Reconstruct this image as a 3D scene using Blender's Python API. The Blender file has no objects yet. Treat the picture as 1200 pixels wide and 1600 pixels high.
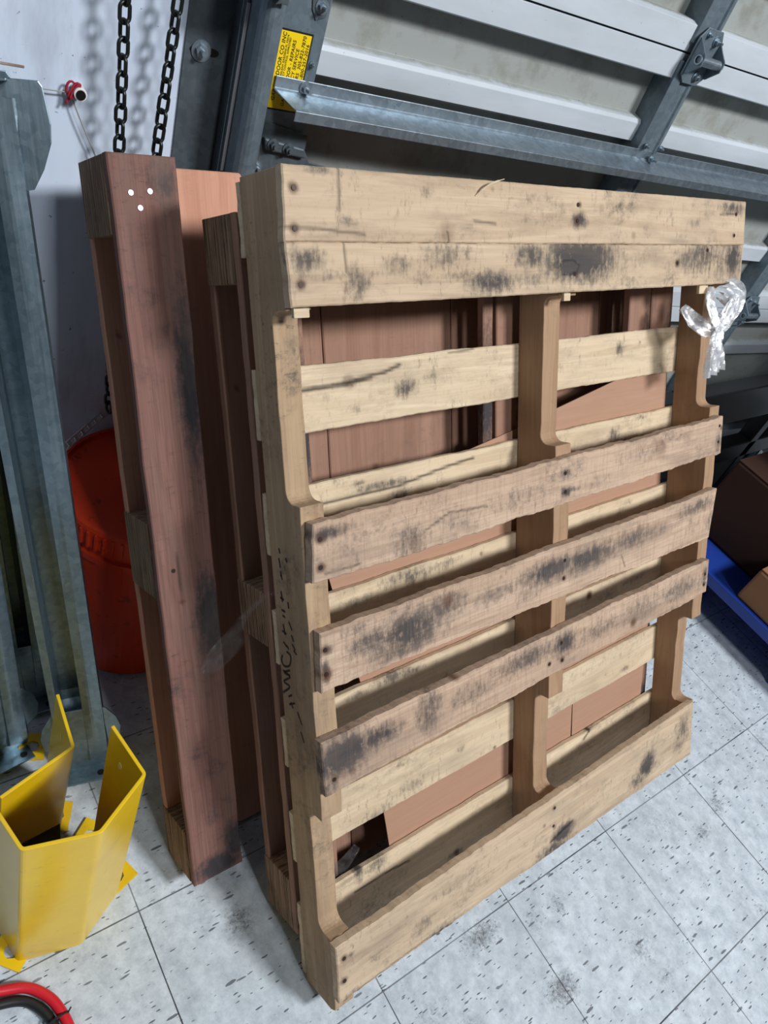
import bpy, bmesh, math, random
import numpy as np
from mathutils import Vector, Matrix, Euler
random.seed(7)
rng = np.random.default_rng(11)
SC = bpy.context.scene
COL = SC.collection

# ------------------------------------------------------------------ camera
cam = bpy.data.cameras.new('camera')
cam.sensor_fit = 'VERTICAL'; cam.sensor_height = 32.0; cam.lens = 23.174; cam.clip_start = 0.02
FPX = 1158.693
def rodrigues(w):
    w = np.array(w); th = np.linalg.norm(w); k = w/th
    K = np.array([[0, -k[2], k[1]], [k[2], 0, -k[0]], [-k[1], k[0], 0]])
    return np.eye(3)+math.sin(th)*K+(1-math.cos(th))*K@K
CR = rodrigues([2.298839242, -0.535597569, 0.653274316])
CT = np.array([-0.001531984, 0.809047918, 1.251137190])
CC = -CR.T@CT
co = bpy.data.objects.new('camera', cam); COL.objects.link(co)
co.matrix_world = Matrix([[*(CR[0][i], -CR[1][i], -CR[2][i]), CC[i]] for i in range(3)]+[[0, 0, 0, 1]])
SC.camera = co

# ------------------------------------------------------------------ light and exposure
SC.view_settings.view_transform = 'Standard'; SC.view_settings.look = 'None'
SC.view_settings.exposure = 0.0; SC.view_settings.gamma = 1.0; SC.view_settings.use_curve_mapping = False
world = bpy.data.worlds.new('room_air'); SC.world = world; world.use_nodes = True
world.node_tree.nodes['Background'].inputs[0].default_value = (0.62, 0.72, 0.85, 1)
world.node_tree.nodes['Background'].inputs[1].default_value = 0.06
def area(name, loc, target, sx, sy, power, colr):
    l = bpy.data.lights.new(name, 'AREA'); l.shape = 'RECTANGLE'; l.size = sx; l.size_y = sy
    l.energy = power; l.color = colr
    o = bpy.data.objects.new(name, l); COL.objects.link(o); o.location = loc
    o.rotation_euler = (Vector(target)-Vector(loc)).to_track_quat('-Z', 'Y').to_euler()
    return o
area('ceiling_light_right', (1.60, -2.80, 4.20), (0.6, 0.3, 0.3), 0.85, 0.6, 232, (0.97, 0.98, 1.0))
area('ceiling_light_left', (-0.10, -2.80, 4.20), (0.0, 0.3, 0.3), 0.6, 0.9, 66, (0.94, 0.97, 1.0))

# ------------------------------------------------------------------ helpers
def tag(o, label=None, cat=None, group=None, kind=None):
    if label: o['label'] = label
    if cat: o['category'] = cat
    if group: o['group'] = group
    if kind: o['kind'] = kind
    return o
def empty(name, loc=(0, 0, 0), rot=(0, 0, 0), parent=None):
    o = bpy.data.objects.new(name, None); COL.objects.link(o); o.location = loc; o.rotation_euler = rot
    o.empty_display_size = 0.05
    if parent: o.parent = parent
    return o
def link(name, me, m, parent=None, smooth=False):
    o = bpy.data.objects.new(name, me); COL.objects.link(o)
    if m: me.materials.append(m)
    if parent: o.parent = parent
    if smooth:
        me.polygons.foreach_set('use_smooth', [True]*len(me.polygons))
    return o
def fin(name, bm, m, parent=None, smooth=False, bevel=0, seg=2):
    me = bpy.data.meshes.new(name); bmesh.ops.recalc_face_normals(bm, faces=bm.faces[:]); bm.to_mesh(me); bm.free()
    o = link(name, me, m, parent, smooth)
    if bevel:
        b = o.modifiers.new('bevel', 'BEVEL'); b.width = bevel; b.segments = seg; b.limit_method = 'ANGLE'; b.angle_limit = 0.6
    return o
def addbox(bm, x0, x1, y0, y1, z0, z1, M=None):
    vs = [bm.verts.new((x, y, z)) for x in (x0, x1) for y in (y0, y1) for z in (z0, z1)]
    for f in ((0, 1, 3, 2), (4, 6, 7, 5), (0, 4, 5, 1), (2, 3, 7, 6), (0, 2, 6, 4), (1, 5, 7, 3)):
        bm.faces.new([vs[i] for i in f])
    if M is not None: bmesh.ops.transform(bm, matrix=M, verts=vs)
    return vs
def box(name, dims, m, parent=None, bevel=0.0015, M=None):
    bm = bmesh.new(); addbox(bm, *dims, M=M); return fin(name, bm, m, parent, bevel=bevel)
def prism(bm, pts, fn, lo, hi):
    """polygon pts extruded; fn(u,v,w) -> xyz, w in (lo,hi)"""
    a = [bm.verts.new(fn(u, v, lo)) for u, v in pts]; b = [bm.verts.new(fn(u, v, hi)) for u, v in pts]
    n = len(pts)
    bm.faces.new(a[::-1]); bm.faces.new(b)
    for i in range(n): bm.faces.new((a[i], a[(i+1) % n], b[(i+1) % n], b[i]))
def sweep(bm, path, prof, closed_prof=True, caps=True):
    """loft list of rings"""
    rings = [[bm.verts.new(p) for p in r] for r in path]
    n = len(rings[0])
    for r0, r1 in zip(rings, rings[1:]):
        for i in range(n if closed_prof else n-1):
            j = (i+1) % n; bm.faces.new((r0[i], r0[j], r1[j], r1[i]))
    if caps and closed_prof:
        bm.faces.new(rings[0][::-1]); bm.faces.new(rings[-1])
def tube(bm, pts, r, n=10, caps=True):
    pts = [Vector(p) for p in pts]; rings = []; up = None
    for i, p in enumerate(pts):
        t = (pts[min(i+1, len(pts)-1)]-pts[max(i-1, 0)]).normalized()
        if up is None: up = t.orthogonal().normalized()
        up = (up-t*up.dot(t)).normalized(); s = t.cross(up)
        rr = r[i] if isinstance(r, (list, tuple)) else r
        rings.append([p+up*math.cos(2*math.pi*k/n)*rr+s*math.sin(2*math.pi*k/n)*rr for k in range(n)])
    sweep(bm, rings, None, True, caps)
def cyl(bm, c, axis, r, h, n=20, r2=None):
    c = Vector(c); axis = Vector(axis).normalized(); tube(bm, [c, c+axis*h], [r, r if r2 is None else r2], n)
def spline(pts, n=8):
    P = [Vector(p) for p in pts]; out = []
    for i in range(len(P)-1):
        p0, p1, p2, p3 = P[max(i-1, 0)], P[i], P[i+1], P[min(i+2, len(P)-1)]
        for k in range(n):
            t = k/n; out.append(0.5*((2*p1)+(p2-p0)*t+(2*p0-5*p1+4*p2-p3)*t*t+(3*p1-p0-3*p2+p3)*t**3))
    out.append(P[-1]); return out
def nz(x, seed=0, oct=3):
    """cheap smooth 1-D noise"""
    x = np.asarray(x, float); r = np.zeros_like(x); rs = np.random.default_rng(seed)
    for o in range(oct):
        f = 2**o; ph = rs.uniform(0, 6.28, 3); r += (np.sin(x*f*1.0+ph[0])+np.sin(x*f*1.73+ph[1])+np.sin(x*f*2.41+ph[2]))/3/f
    return r

# ------------------------------------------------------------------ materials
class NT:
    def __init__(s, name):
        s.m = bpy.data.materials.new(name); s.m.use_nodes = True; s.t = s.m.node_tree
        s.b = s.t.nodes['Principled BSDF']; s.out = s.t.nodes['Material Output']
    def n(s, ty, **kw):
        d = s.t.nodes.new(ty)
        for k, v in kw.items(): setattr(d, k, v)
        return d
    def l(s, a, b): s.t.links.new(a, b)
    def val(s, sock, v):
        if hasattr(v, 'is_output') or isinstance(v, bpy.types.NodeSocket): s.l(v, sock)
        else: sock.default_value = v
    def math(s, op, a, b=0.0, c=0.0, clamp=False):
        d = s.n('ShaderNodeMath', operation=op); d.use_clamp = clamp
        s.val(d.inputs[0], a); s.val(d.inputs[1], b)
        if op in ('MULTIPLY_ADD', 'SMOOTH_MIN'): s.val(d.inputs[2], c)
        return d.outputs[0]
    def mix(s, f, a, b, blend='MIX'):
        d = s.n('ShaderNodeMix', data_type='RGBA', blend_type=blend); d.clamp_factor = True
        s.val(d.inputs[0], f)
        for i, v in ((6, a), (7, b)):
            if isinstance(v, tuple): v = (*v[:3], 1)
            s.val(d.inputs[i], v)
        return d.outputs[2]
    def ramp(s, v, lo, hi, inv=False):
        d = s.n('ShaderNodeMapRange'); d.clamp = True; s.val(d.inputs[0], v)
        d.inputs[1].default_value = lo; d.inputs[2].default_value = hi
        d.inputs[3].default_value = 1.0 if inv else 0.0; d.inputs[4].default_value = 0.0 if inv else 1.0
        return d.outputs[0]
    def co(s, kind='Object'):
        return s.n('ShaderNodeTexCoord').outputs[kind]
    def vm(s, v, scale=(1, 1, 1), rot=(0, 0, 0), loc=(0, 0, 0)):
        d = s.n('ShaderNodeMapping'); s.val(d.inputs[0], v); d.inputs[1].default_value = loc
        d.inputs[2].default_value = rot; d.inputs[3].default_value = scale
        return d.outputs[0]
    def noise(s, v, scale=5, detail=4, rough=.55, dist=0, col=False):
        d = s.n('ShaderNodeTexNoise'); s.val(d.inputs['Vector'], v); d.inputs['Scale'].default_value = scale
        d.inputs['Detail'].default_value = detail; d.inputs['Roughness'].default_value = rough; d.inputs['Distortion'].default_value = dist
        return d.outputs['Color' if col else 'Fac']
    def rndco(s, v):
        oi = s.n('ShaderNodeObjectInfo'); m = s.n('ShaderNodeVectorMath', operation='SCALE'); m.inputs[0].default_value = (17.3, 9.1, 23.7)
        s.l(oi.outputs['Random'], m.inputs['Scale']); a = s.n('ShaderNodeVectorMath', operation='ADD'); s.l(v, a.inputs[0]); s.l(m.outputs[0], a.inputs[1])
        return a.outputs[0], oi.outputs['Random']
    def attr(s, name):
        d = s.n('ShaderNodeAttribute'); d.attribute_name = name; return d.outputs['Fac']
    def bump(s, h, strength=.3, dist=.002):
        d = s.n('ShaderNodeBump'); d.inputs['Strength'].default_value = strength; d.inputs['Distance'].default_value = dist
        s.l(h, d.inputs['Height']); s.l(d.outputs[0], s.b.inputs['Normal'])
    def base(s, c, rough=None, metal=None, spec=None):
        s.val(s.b.inputs['Base Color'], (*c[:3], 1) if isinstance(c, tuple) else c)
        if rough is not None: s.val(s.b.inputs['Roughness'], rough)
        if metal is not None: s.val(s.b.inputs['Metallic'], metal)
        if spec is not None: s.val(s.b.inputs['Specular IOR Level'], spec)
        return s
def lin(r, g, b):
    f = lambda c: ((c/255+0.055)/1.055)**2.4 if c/255 > 0.04045 else c/255/12.92
    return (f(r), f(g), f(b))

def wood(name, light, mid, dark, axis='x', grime=.35, gscale=1.0, stain=(0.026, 0.029, 0.036), fiber=.25, saw=0.0, var=.25, rough=.75):
    t = NT(name); v0 = t.co(); v, rnd = t.rndco(v0)
    A = dict(x=(1.3, 22, 22), z=(22, 22, 1.3))[axis]; B = dict(x=(7, 330, 330), z=(330, 330, 7))[axis]; S = dict(x=(260, 12, 12), z=(12, 12, 260))[axis]
    g = t.noise(t.vm(v, A), 1.0*gscale, 4, .6, 1.2)
    rings = t.math('SINE', t.math('MULTIPLY', g, 34.0)); rings = t.ramp(rings, -1, 1)
    c = t.mix(t.ramp(g, .3, .7), light, mid)
    c = t.mix(t.math('MULTIPLY', rings, .22), c, dark)
    fb = t.noise(t.vm(v, B), 1.0, 3, .6)
    c = t.mix(t.math('MULTIPLY', t.ramp(fb, .45, .75), fiber), c, dark)
    bl = t.noise(v, 4.5, 3, .5)
    c = t.mix(t.math('MULTIPLY', t.ramp(bl, .45, .7), .35), c, mid)
    c = t.mix(t.math('MULTIPLY', rnd, var), c, mid)
    # grime in blotches, broken up by fine scratches
    n1 = t.noise(t.vm(v, (1, 1, 1.6)), 7.0, 8, .72, .4); n2 = t.noise(v, 70, 6, .75)
    n3 = t.noise(t.vm(v, (26, 26, 7)), 6.0, 4, .7)
    gm = t.math('MULTIPLY', t.ramp(n1, .52, .72), t.ramp(n2, .42, .62))
    gm = t.math('MULTIPLY', gm, grime)
    st = t.attr('stain')
    stn = t.math('ADD', t.math('MULTIPLY', st, 1.25), t.math('MULTIPLY', t.math('SUBTRACT', t.math('ADD', t.math('MULTIPLY', n2, .55), t.math('MULTIPLY', n3, .45)), .5), 4.2))
    stn = t.math('MULTIPLY', t.ramp(stn, .35, 1.0), t.ramp(st, .02, .3))
    soft = t.ramp(t.math('ADD', st, t.math('MULTIPLY', t.math('SUBTRACT', n1, .5), .7)), .25, 1.0)
    stn = t.math('ADD', t.math('MULTIPLY', stn, .55), t.math('MULTIPLY', t.math('MULTIPLY', soft, t.ramp(st, .0, .25)), .62), clamp=True)
    d = t.math('MAXIMUM', gm, t.math('MULTIPLY', stn, .92))
    c = t.mix(d, c, stain)
    fk = t.noise(t.vm(v, (110, 110, 38) if axis == 'x' else (38, 110, 110), (0, .35, 0)), 1.0, 5, .75)
    ar = t.ramp(t.noise(v, 11, 4, .6), .42, .66)
    c = t.mix(t.math('MULTIPLY', t.math('MULTIPLY', t.ramp(fk, .56, .68), ar), min(.85, grime*.9)), c, (0.06, 0.045, 0.035))
    sm = t.noise(t.vm(v, (3, 3, 14) if axis == 'x' else (14, 3, 3)), 1.6, 5, .65)
    c = t.mix(t.math('MULTIPLY', t.ramp(sm, .48, .72), .30*min(1.7, grime*2)), c, (0.16, 0.12, 0.095))
    c = t.mix(t.attr('knot'), c, (0.09, 0.035, 0.015))
    c = t.mix(t.attr('crack'), c, (0.012, 0.008, 0.006))
    h = t.math('ADD', t.math('MULTIPLY', fb, .5), t.math('MULTIPLY', n2, .4))
    if saw:
        sw = t.noise(t.vm(v, S), 1.0, 2, .5); c = t.mix(t.math('MULTIPLY', t.ramp(sw, .5, .7), saw), c, dark)
        h = t.math('ADD', h, t.math('MULTIPLY', sw, .6))
    t.bump(h, .35, .0012)
    t.base(c, rough, 0, .3); return t.m
M = {}
M['pale'] = wood('pale_pine', lin(226, 208, 178), lin(208, 187, 156), lin(158, 126, 96), 'x', .6, fiber=.18)
M['top'] = wood('worn_pine', lin(213, 192, 164), lin(193, 169, 141), lin(138, 111, 88), 'x', .8, fiber=.2)
M['grey'] = wood('weathered_board', lin(213, 187, 163), lin(189, 161, 137), lin(134, 108, 89), 'x', .85, fiber=.45, saw=.25)
M['stringer'] = wood('stringer_wood', lin(196, 170, 138), lin(168, 140, 110), lin(112, 88, 64), 'z', 1.0, fiber=.3)
M['stringer_in'] = wood('inner_stringer_wood', lin(184, 153, 122), lin(161, 130, 101), lin(112, 85, 63), 'z', .25, fiber=.25)
M['ply_red'] = wood('red_veneer', lin(146, 108, 97), lin(124, 88, 79), lin(74, 49, 42), 'z', .95, fiber=.7, gscale=.8)
M['ply_pink'] = wood('pink_veneer', lin(216, 164, 140), lin(198, 144, 118), lin(160, 104, 82), 'z', .15, fiber=.3, gscale=.7)
M['ply_dull'] = wood('dull_veneer', lin(166, 130, 110), lin(146, 110, 92), lin(100, 70, 56), 'z', .25, fiber=.3, gscale=.7)

def plyedge(name, a, b):
    t = NT(name); v, rnd = t.rndco(t.co())
    n = t.noise(t.vm(v, (30, 420, 6)), 1.0, 2, .5, .3); n2 = t.noise(t.vm(v, (90, 900, 20)), 1.0, 2, .6)
    c = t.mix(t.ramp(n, .38, .62), a, b); c = t.mix(t.math('MULTIPLY', t.ramp(n2, .55, .7), .7), c, lin(205, 175, 140))
    c = t.mix(t.math('MULTIPLY', t.ramp(t.noise(v, 9, 5, .7), .5, .7), .5), c, lin(50, 38, 32))
    t.bump(t.math('ADD', n, n2), .6, .003); t.base(c, .85, 0, .2); return t.m
M['edge'] = plyedge('plywood_edge', lin(160, 134, 110), lin(92, 70, 54))
M['edge2'] = plyedge('plywood_edge_brown', lin(150, 112, 86), lin(96, 66, 50))

def galv(name, c1, c2, rough=.42, metal=.85, dirt=.3):
    t = NT(name); v = t.co()
    vo = t.n('ShaderNodeTexVoronoi'); t.l(t.vm(v, (1, 1, 1)), vo.inputs['Vector']); vo.inputs['Scale'].default_value = 110
    sp = t.n('ShaderNodeSeparateColor'); t.l(vo.outputs['Color'], sp.inputs[0])
    n = t.noise(v, 14, 5, .6); n2 = t.noise(t.vm(v, (60, 60, 3)), 3, 4, .6)
    c = t.mix(t.math('ADD', t.math('MULTIPLY', sp.outputs[0], .35), t.math('MULTIPLY', n, .6)), c1, c2)
    c = t.mix(t.math('MULTIPLY', t.ramp(t.noise(v, 22, 8, .75), .55, .75), dirt), c, lin(60, 58, 56))
    t.base(c, t.math('ADD', t.math('MULTIPLY', n2, .25), rough-.12), metal, .5)
    t.bump(n2, .12, .001); return t.m
M['galv'] = galv('galvanised_steel', lin(120, 134, 144), lin(182, 196, 206))
M['galv_bar'] = galv('galvanised_bar_steel', lin(112, 134, 146), lin(168, 186, 196), .36, .9, .15)
M['galv_track'] = galv('galvanised_track_steel', lin(92, 106, 116), lin(132, 147, 157), .45, .4)
M['galv_dark'] = galv('dull_galvanised_steel', lin(72, 82, 88), lin(104, 115, 122), .5, .4)
M['chain'] = NT('chain_steel').base(lin(58, 62, 60), .38, .85).m
M['black'] = NT('black_steel').base(lin(24, 24, 26), .4, .2).m
M['black_rubber'] = NT('black_rubber').base(lin(26, 26, 28), .5, 0).m
M['red_rubber'] = NT('red_rubber').base(lin(205, 34, 48), .38, 0).m
M['nail'] = NT('nail_steel').base(lin(60, 48, 44), .5, .6).m
M['nail_bright'] = NT('bright_nail_steel').base(lin(190, 192, 198), .4, .4).m
M['ink'] = NT('black_ink').base(lin(20, 18, 18), .6, 0).m
M['white_plastic'] = NT('white_plastic').base(lin(225, 225, 222), .45, 0).m
M['lens_black'] = NT('black_plastic').base(lin(12, 12, 14), .4, 0).m
M['red_cord'] = NT('red_twine').base(lin(160, 32, 52), .8, 0).m
M['grey_cord'] = NT('grey_twine').base(lin(150, 150, 146), .8, 0).m
def yellow():
    t = NT('yellow_powder_coat'); v = t.co(); n = t.noise(v, 9, 5, .65); s = t.noise(t.vm(v, (12, 12, 40)), 3, 6, .7)
    c = t.mix(t.ramp(n, .4, .7), lin(236, 196, 16), lin(226, 184, 30)); c = t.mix(t.math('MULTIPLY', t.ramp(s, .62, .74), .5), c, lin(120, 96, 40))
    t.base(c, .28, 0, .5); t.b.inputs['Coat Weight'].default_value = .1; return t.m
M['yellow'] = yellow()
def orange():
    t = NT('red_bucket_plastic'); v = t.co(); s = t.noise(v, 30, 6, .7)
    c = t.mix(t.ramp(s, .6, .72), lin(228, 66, 30), lin(120, 40, 26)); t.base(c, .42, 0, .4); return t.m
M['bucket'] = orange()
def cardboard():
    t = NT('brown_cardboard'); v, r = t.rndco(t.co()); n = t.noise(t.vm(v, (3, 3, 60)), 3, 3, .5); n2 = t.noise(v, 5, 4, .6)
    c = t.mix(n, lin(182, 148, 126), lin(168, 132, 110)); c = t.mix(t.math('MULTIPLY', n2, .4), c, lin(160, 118, 92)); t.base(c, .85, 0, .2); return t.m
M['card'] = cardboard()
M['card2'] = NT('box_cardboard').base(lin(150, 108, 78), .85, 0, .2).m
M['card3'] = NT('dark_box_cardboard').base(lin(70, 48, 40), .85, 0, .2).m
M['blue'] = NT('blue_plastic').base(lin(30, 62, 150), .45, 0).m
M['sticker_black'] = NT('sticker_black_ink').base(lin(16, 16, 16), .5, 0).m
M['sticker'] = NT('yellow_sticker_paper').base(lin(250, 214, 10), .45, 0).m
def film(name, a, white):
    t = NT(name); v = t.co(); n = t.noise(t.vm(v, (1, 1, 1)), 60, 6, .7, .5)
    tr = t.n('ShaderNodeBsdfTransparent'); gl = t.n('ShaderNodeBsdfGlossy'); gl.inputs['Roughness'].default_value = .16
    df = t.n('ShaderNodeBsdfDiffuse'); df.inputs['Color'].default_value = (.85, .88, .92, 1)
    m1 = t.n('ShaderNodeMixShader'); m1.inputs[0].default_value = .62; t.l(df.outputs[0], m1.inputs[1]); t.l(gl.outputs[0], m1.inputs[2])
    m2 = t.n('ShaderNodeMixShader'); t.l(t.math('ADD', t.math('MULTIPLY', t.ramp(n, .4, .65), white), a, clamp=True), m2.inputs[0])
    t.l(tr.outputs[0], m2.inputs[1]); t.l(m1.outputs[0], m2.inputs[2]); t.l(m2.outputs[0], t.out.inputs[0])
    b = t.n('ShaderNodeBump'); b.inputs['Strength'].default_value = .8; b.inputs['Distance'].default_value = .004; t.l(n, b.inputs['Height']); t.l(b.outputs[0], gl.inputs['Normal'])
    return t.m
M['film'] = film('stretch_film', .035, .10)
M['wrap'] = film('bunched_stretch_film', .58, .40)

def floor_mat():
    t = NT('vinyl_tile'); v = t.co()
    sx = t.n('ShaderNodeSeparateXYZ'); t.l(v, sx.inputs[0]); T = .3048
    def seam(c):
        f = t.math('FRACT', t.math('ADD', t.math('DIVIDE', c, T), 20.5)); d = t.math('ABSOLUTE', t.math('SUBTRACT', f, .5)); return d
    d = t.math('MINIMUM', seam(sx.outputs[0]), seam(sx.outputs[1]))
    wob = t.math('MULTIPLY', t.noise(v, 9, 3, .6), .0045)
    line = t.ramp(t.math('ADD', d, wob), .0045, .0072, True)
    lv = t.ramp(t.noise(v, 3.1, 2), .3, .62)
    base = t.mix(t.ramp(t.noise(v, 30, 9, .78), .38, .66), lin(212, 222, 230), lin(168, 179, 188))
    base = t.mix(t.math('MULTIPLY', t.ramp(t.noise(v, 5, 5, .65), .45, .75), .45), base, lin(160, 168, 172))
    # elongated dark flecks, two directions
    fl = None
    for k, (rz, sc, lo, hi) in enumerate(((.55, 46, .155, .185), (1.55, 60, .12, .15), (-.45, 58, .09, .12), (2.3, 85, .15, .18))):
        vv = t.vm(v, (1, 4.6, 1), (0, 0, rz), (k*3.3, k*1.7, 0)); vo = t.n('ShaderNodeTexVoronoi'); vo.inputs['Scale'].default_value = sc*.45
        wv = t.n('ShaderNodeVectorMath', operation='ADD'); nn = t.n('ShaderNodeVectorMath', operation='SCALE'); nn.inputs['Scale'].default_value = .018
        t.l(t.noise(v, 40, 3, .6, col=True), nn.inputs[0]); t.l(vv, wv.inputs[0]); t.l(nn.outputs[0], wv.inputs[1]); t.l(wv.outputs[0], vo.inputs['Vector'])
        sp = t.n('ShaderNodeSeparateColor'); t.l(vo.outputs['Color'], sp.inputs[0])
        keep = t.ramp(sp.outputs[0], .52, .54); size = t.math('MULTIPLY', sp.outputs[1], .16)
        f = t.math('MULTIPLY', t.ramp(t.math('ADD', vo.outputs['Distance'], size), lo+.06, hi+.06, True), keep)
        f = t.math('MULTIPLY', f, t.math('ADD', t.math('MULTIPLY', sp.outputs[2], .6), .6, clamp=True))
        fl = f if fl is None else t.math('MAXIMUM', fl, f)
    c = t.mix(fl, base, lin(38, 40, 44))
    scuff = t.attr('scuff')
    sn = t.noise(v, 140, 9, .85)
    c = t.mix(t.math('MULTIPLY', t.ramp(t.math('ADD', t.math('MULTIPLY', scuff, .28), sn), .58, .78), t.ramp(scuff, .0, .5)), c, lin(92, 92, 94))
    c = t.mix(t.math('MULTIPLY', t.ramp(t.noise(v, 120, 6, .8), .62, .7), .35), c, lin(90, 92, 94))
    c = t.mix(t.math('MULTIPLY', line, t.math('ADD', t.math('MULTIPLY', lv, .55), .4)), c, lin(38, 38, 40))
    t.base(c, t.ramp(t.noise(v, 12, 4), -.4, 1.2), 0, .35)
    t.b.inputs['Roughness'].default_value = .42
    t.bump(t.math('SUBTRACT', t.noise(v, 18, 4), line), .08, .001)
    return t.m
def wall_mat():
    t = NT('painted_wall'); v = t.co()
    c = t.mix(t.ramp(t.noise(t.vm(v, (1, 1, .35)), 3.5, 5, .6, .5), .35, .75), lin(222, 234, 250), lin(192, 206, 226))
    st = t.noise(t.vm(v, (2.2, 2.2, .6), (0, .5, 0)), 4, 6, .65)
    c = t.mix(t.math('MULTIPLY', t.ramp(st, .50, .72), .6), c, lin(128, 134, 142))
    sp = t.noise(v, 95, 3, .6); c = t.mix(t.math('MULTIPLY', t.ramp(sp, .70, .735), .75), c, lin(52, 54, 58))
    sc = t.noise(t.vm(v, (6, 6, 40), (0, .9, 0)), 5, 4, .7); c = t.mix(t.math('MULTIPLY', t.ramp(sc, .66, .74), .35), c, lin(95, 98, 104))
    t.base(c, .5, 0, .35); t.bump(t.noise(v, 30, 4), .05, .002); return t.m
def door_mat():
    t = NT('door_paint'); v = t.co(); sx = t.n('ShaderNodeSeparateXYZ'); t.l(v, sx.inputs[0])
    c = t.mix(t.ramp(t.noise(t.vm(v, (1, 1, 4)), 4, 5, .6), .35, .7), lin(200, 208, 216), lin(184, 192, 198))
    # dusty run-off on the recessed panels
    att = t.attr('dust'); n = t.noise(t.vm(v, (3, 3, 1)), 14, 6, .7); k = t.ramp(t.math('ADD', t.math('MULTIPLY', att, .9), t.math('MULTIPLY', t.math('SUBTRACT', n, .5), .7)), .35, .6)
    c = t.mix(t.math('MULTIPLY', k, .85), c, lin(150, 154, 148))
    c = t.mix(t.math('MULTIPLY', t.math('MULTIPLY', k, t.ramp(t.noise(v, 9, 6, .7), .5, .7)), .55), c, lin(112, 106, 92))
    sp = t.noise(v, 110, 3, .6); c = t.mix(t.math('MULTIPLY', t.ramp(sp, .70, .73), .6), c, lin(60, 60, 58))
    t.base(c, .42, 0, .4); return t.m
M['wall'] = wall_mat(); M['door'] = door_mat(); M['floor'] = floor_mat()

# ------------------------------------------------------------------ structure: floor and wall
def grid_plane(name, x0, x1, y0, y1, step, m):
    nx = int((x1-x0)/step)+1; ny = int((y1-y0)/step)+1
    X, Y = np.meshgrid(np.linspace(x0, x1, nx), np.linspace(y0, y1, ny))
    V = np.stack([X.ravel(), Y.ravel(), np.zeros(X.size)], 1)
    F = [(j*nx+i, j*nx+i+1, (j+1)*nx+i+1, (j+1)*nx+i) for j in range(ny-1) for i in range(nx-1)]
    me = bpy.data.meshes.new(name); me.from_pydata(V.tolist(), [], F); me.update()
    return link(name, me, m), V
fl, V = grid_plane('floor', -2.2, 4.2, -1.8, 1.3, .02, M['floor'])
def ell(V, cx, cy, rx, ry): return np.clip(1-np.sqrt(((V[:, 0]-cx)/rx)**2+((V[:, 1]-cy)/ry)**2), 0, 1)
# scuffs, at floor spots
sc = np.zeros(len(V))
for cx, cy, rx, ry, s in ((.30, -.165, .07, .045, 1), (.10, -.13, .05, .05, .8), (.215, -.02, .09, .04, .9), (.05, -.07, .06, .03, .7), (-.165, .215, .045, .05, .9), (.33, -.05, .05, .05, .6), (.75, -.05, .1, .06, .5), (.72, .2, .08, .05, .5), (.5, -.2, .07, .07, .6), (-.45, .13, .08, .06, .5)):
    sc = np.maximum(sc, ell(V, cx, cy, rx, ry)*s*.9)
for k in range(26):
    cx, cy = rng.uniform(-.1, 1.3), rng.uniform(-.5, .25); sc = np.maximum(sc, ell(V, cx, cy, rng.uniform(.02, .06), rng.uniform(.015, .05))*.75)
a_ = fl.data.attributes.new('scuff', 'FLOAT', 'POINT'); a_.data.foreach_set('value', np.clip(sc, 0, 1).astype('f'))
tag(fl, kind='structure')

# door frame of reference: s along the wall, p towards the room, z up
TH = math.radians(-5.27)
UX = np.array([math.cos(TH), math.sin(TH), 0]); NN = np.array([-math.sin(TH), math.cos(TH), 0])
DCAM = float(NN@CC)
def dloc(s, p, z, d=1.1):
    """p: distance in front of the door face"""
    v = UX*s+NN*(DCAM+d-p); return (float(v[0]), float(v[1]), float(z))
DM = Matrix([[UX[0], NN[0], 0, NN[0]*(DCAM+1.1)], [UX[1], NN[1], 0, NN[1]*(DCAM+1.1)], [0, 0, 1, 0], [0, 0, 0, 1]])   # local (s, depth behind face, z)
wl = box('wall_back', (-2.3, -0.13, .03, .18, 0, 3.0), M['wall'], bevel=0); wl.matrix_world = DM; tag(wl, kind='structure')

# ------------------------------------------------------------------ door
door = empty('door_1'); door.matrix_world = DM; tag(door, kind='structure')
def extr(name, prof, s0, s1, m, parent, dust=None, ns=60, thick=.0018):
    """prof [(depth,z)] extruded along s as a folded sheet"""
    S = np.linspace(s0, s1, ns); n = len(prof)
    V = [(float(s), d, z) for s in S for d, z in prof]; F = [(i*n+j, i*n+j+1, (i+1)*n+j+1, (i+1)*n+j) for i in range(ns-1) for j in range(n-1)]
    me = bpy.data.meshes.new(name); me.from_pydata(V, [], F); me.update(); o = link(name, me, m, parent)
    if dust is not None:
        at = me.attributes.new('dust', 'FLOAT', 'POINT'); at.data.foreach_set('value', np.tile(np.array(dust, 'f'), ns))
    md = o.modifiers.new('sheet', 'SOLIDIFY'); md.thickness = thick; md.offset = 0
    b = o.modifiers.new('bevel', 'BEVEL'); b.width = .0015; b.segments = 2; b.limit_method = 'ANGLE'; b.angle_limit = .5
    return o
SH = .530
PROF = [(.045, .002), (.0, .002), (.0, .043), (.012, .047), (.045, .049), (.046, .122), (.040, .128), (.020, .134), (.018, .168), (.022, .174), (.045, .178),
        (.046, .265), (.045, .352), (.040, .357), (.020, .361), (.018, .394), (.022, .400), (.045, .404), (.046, .445), (.045, .481), (.012, .483), (.0, .486), (.0, .5275), (.045, .5275)]
DUST = [0, 0, 0, .3, .9, .95, .6, 0, 0, .5, .9, .95, .9, .75, .1, 0, .3, .8, .9, .8, .2, 0, 0, 0]
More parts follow.
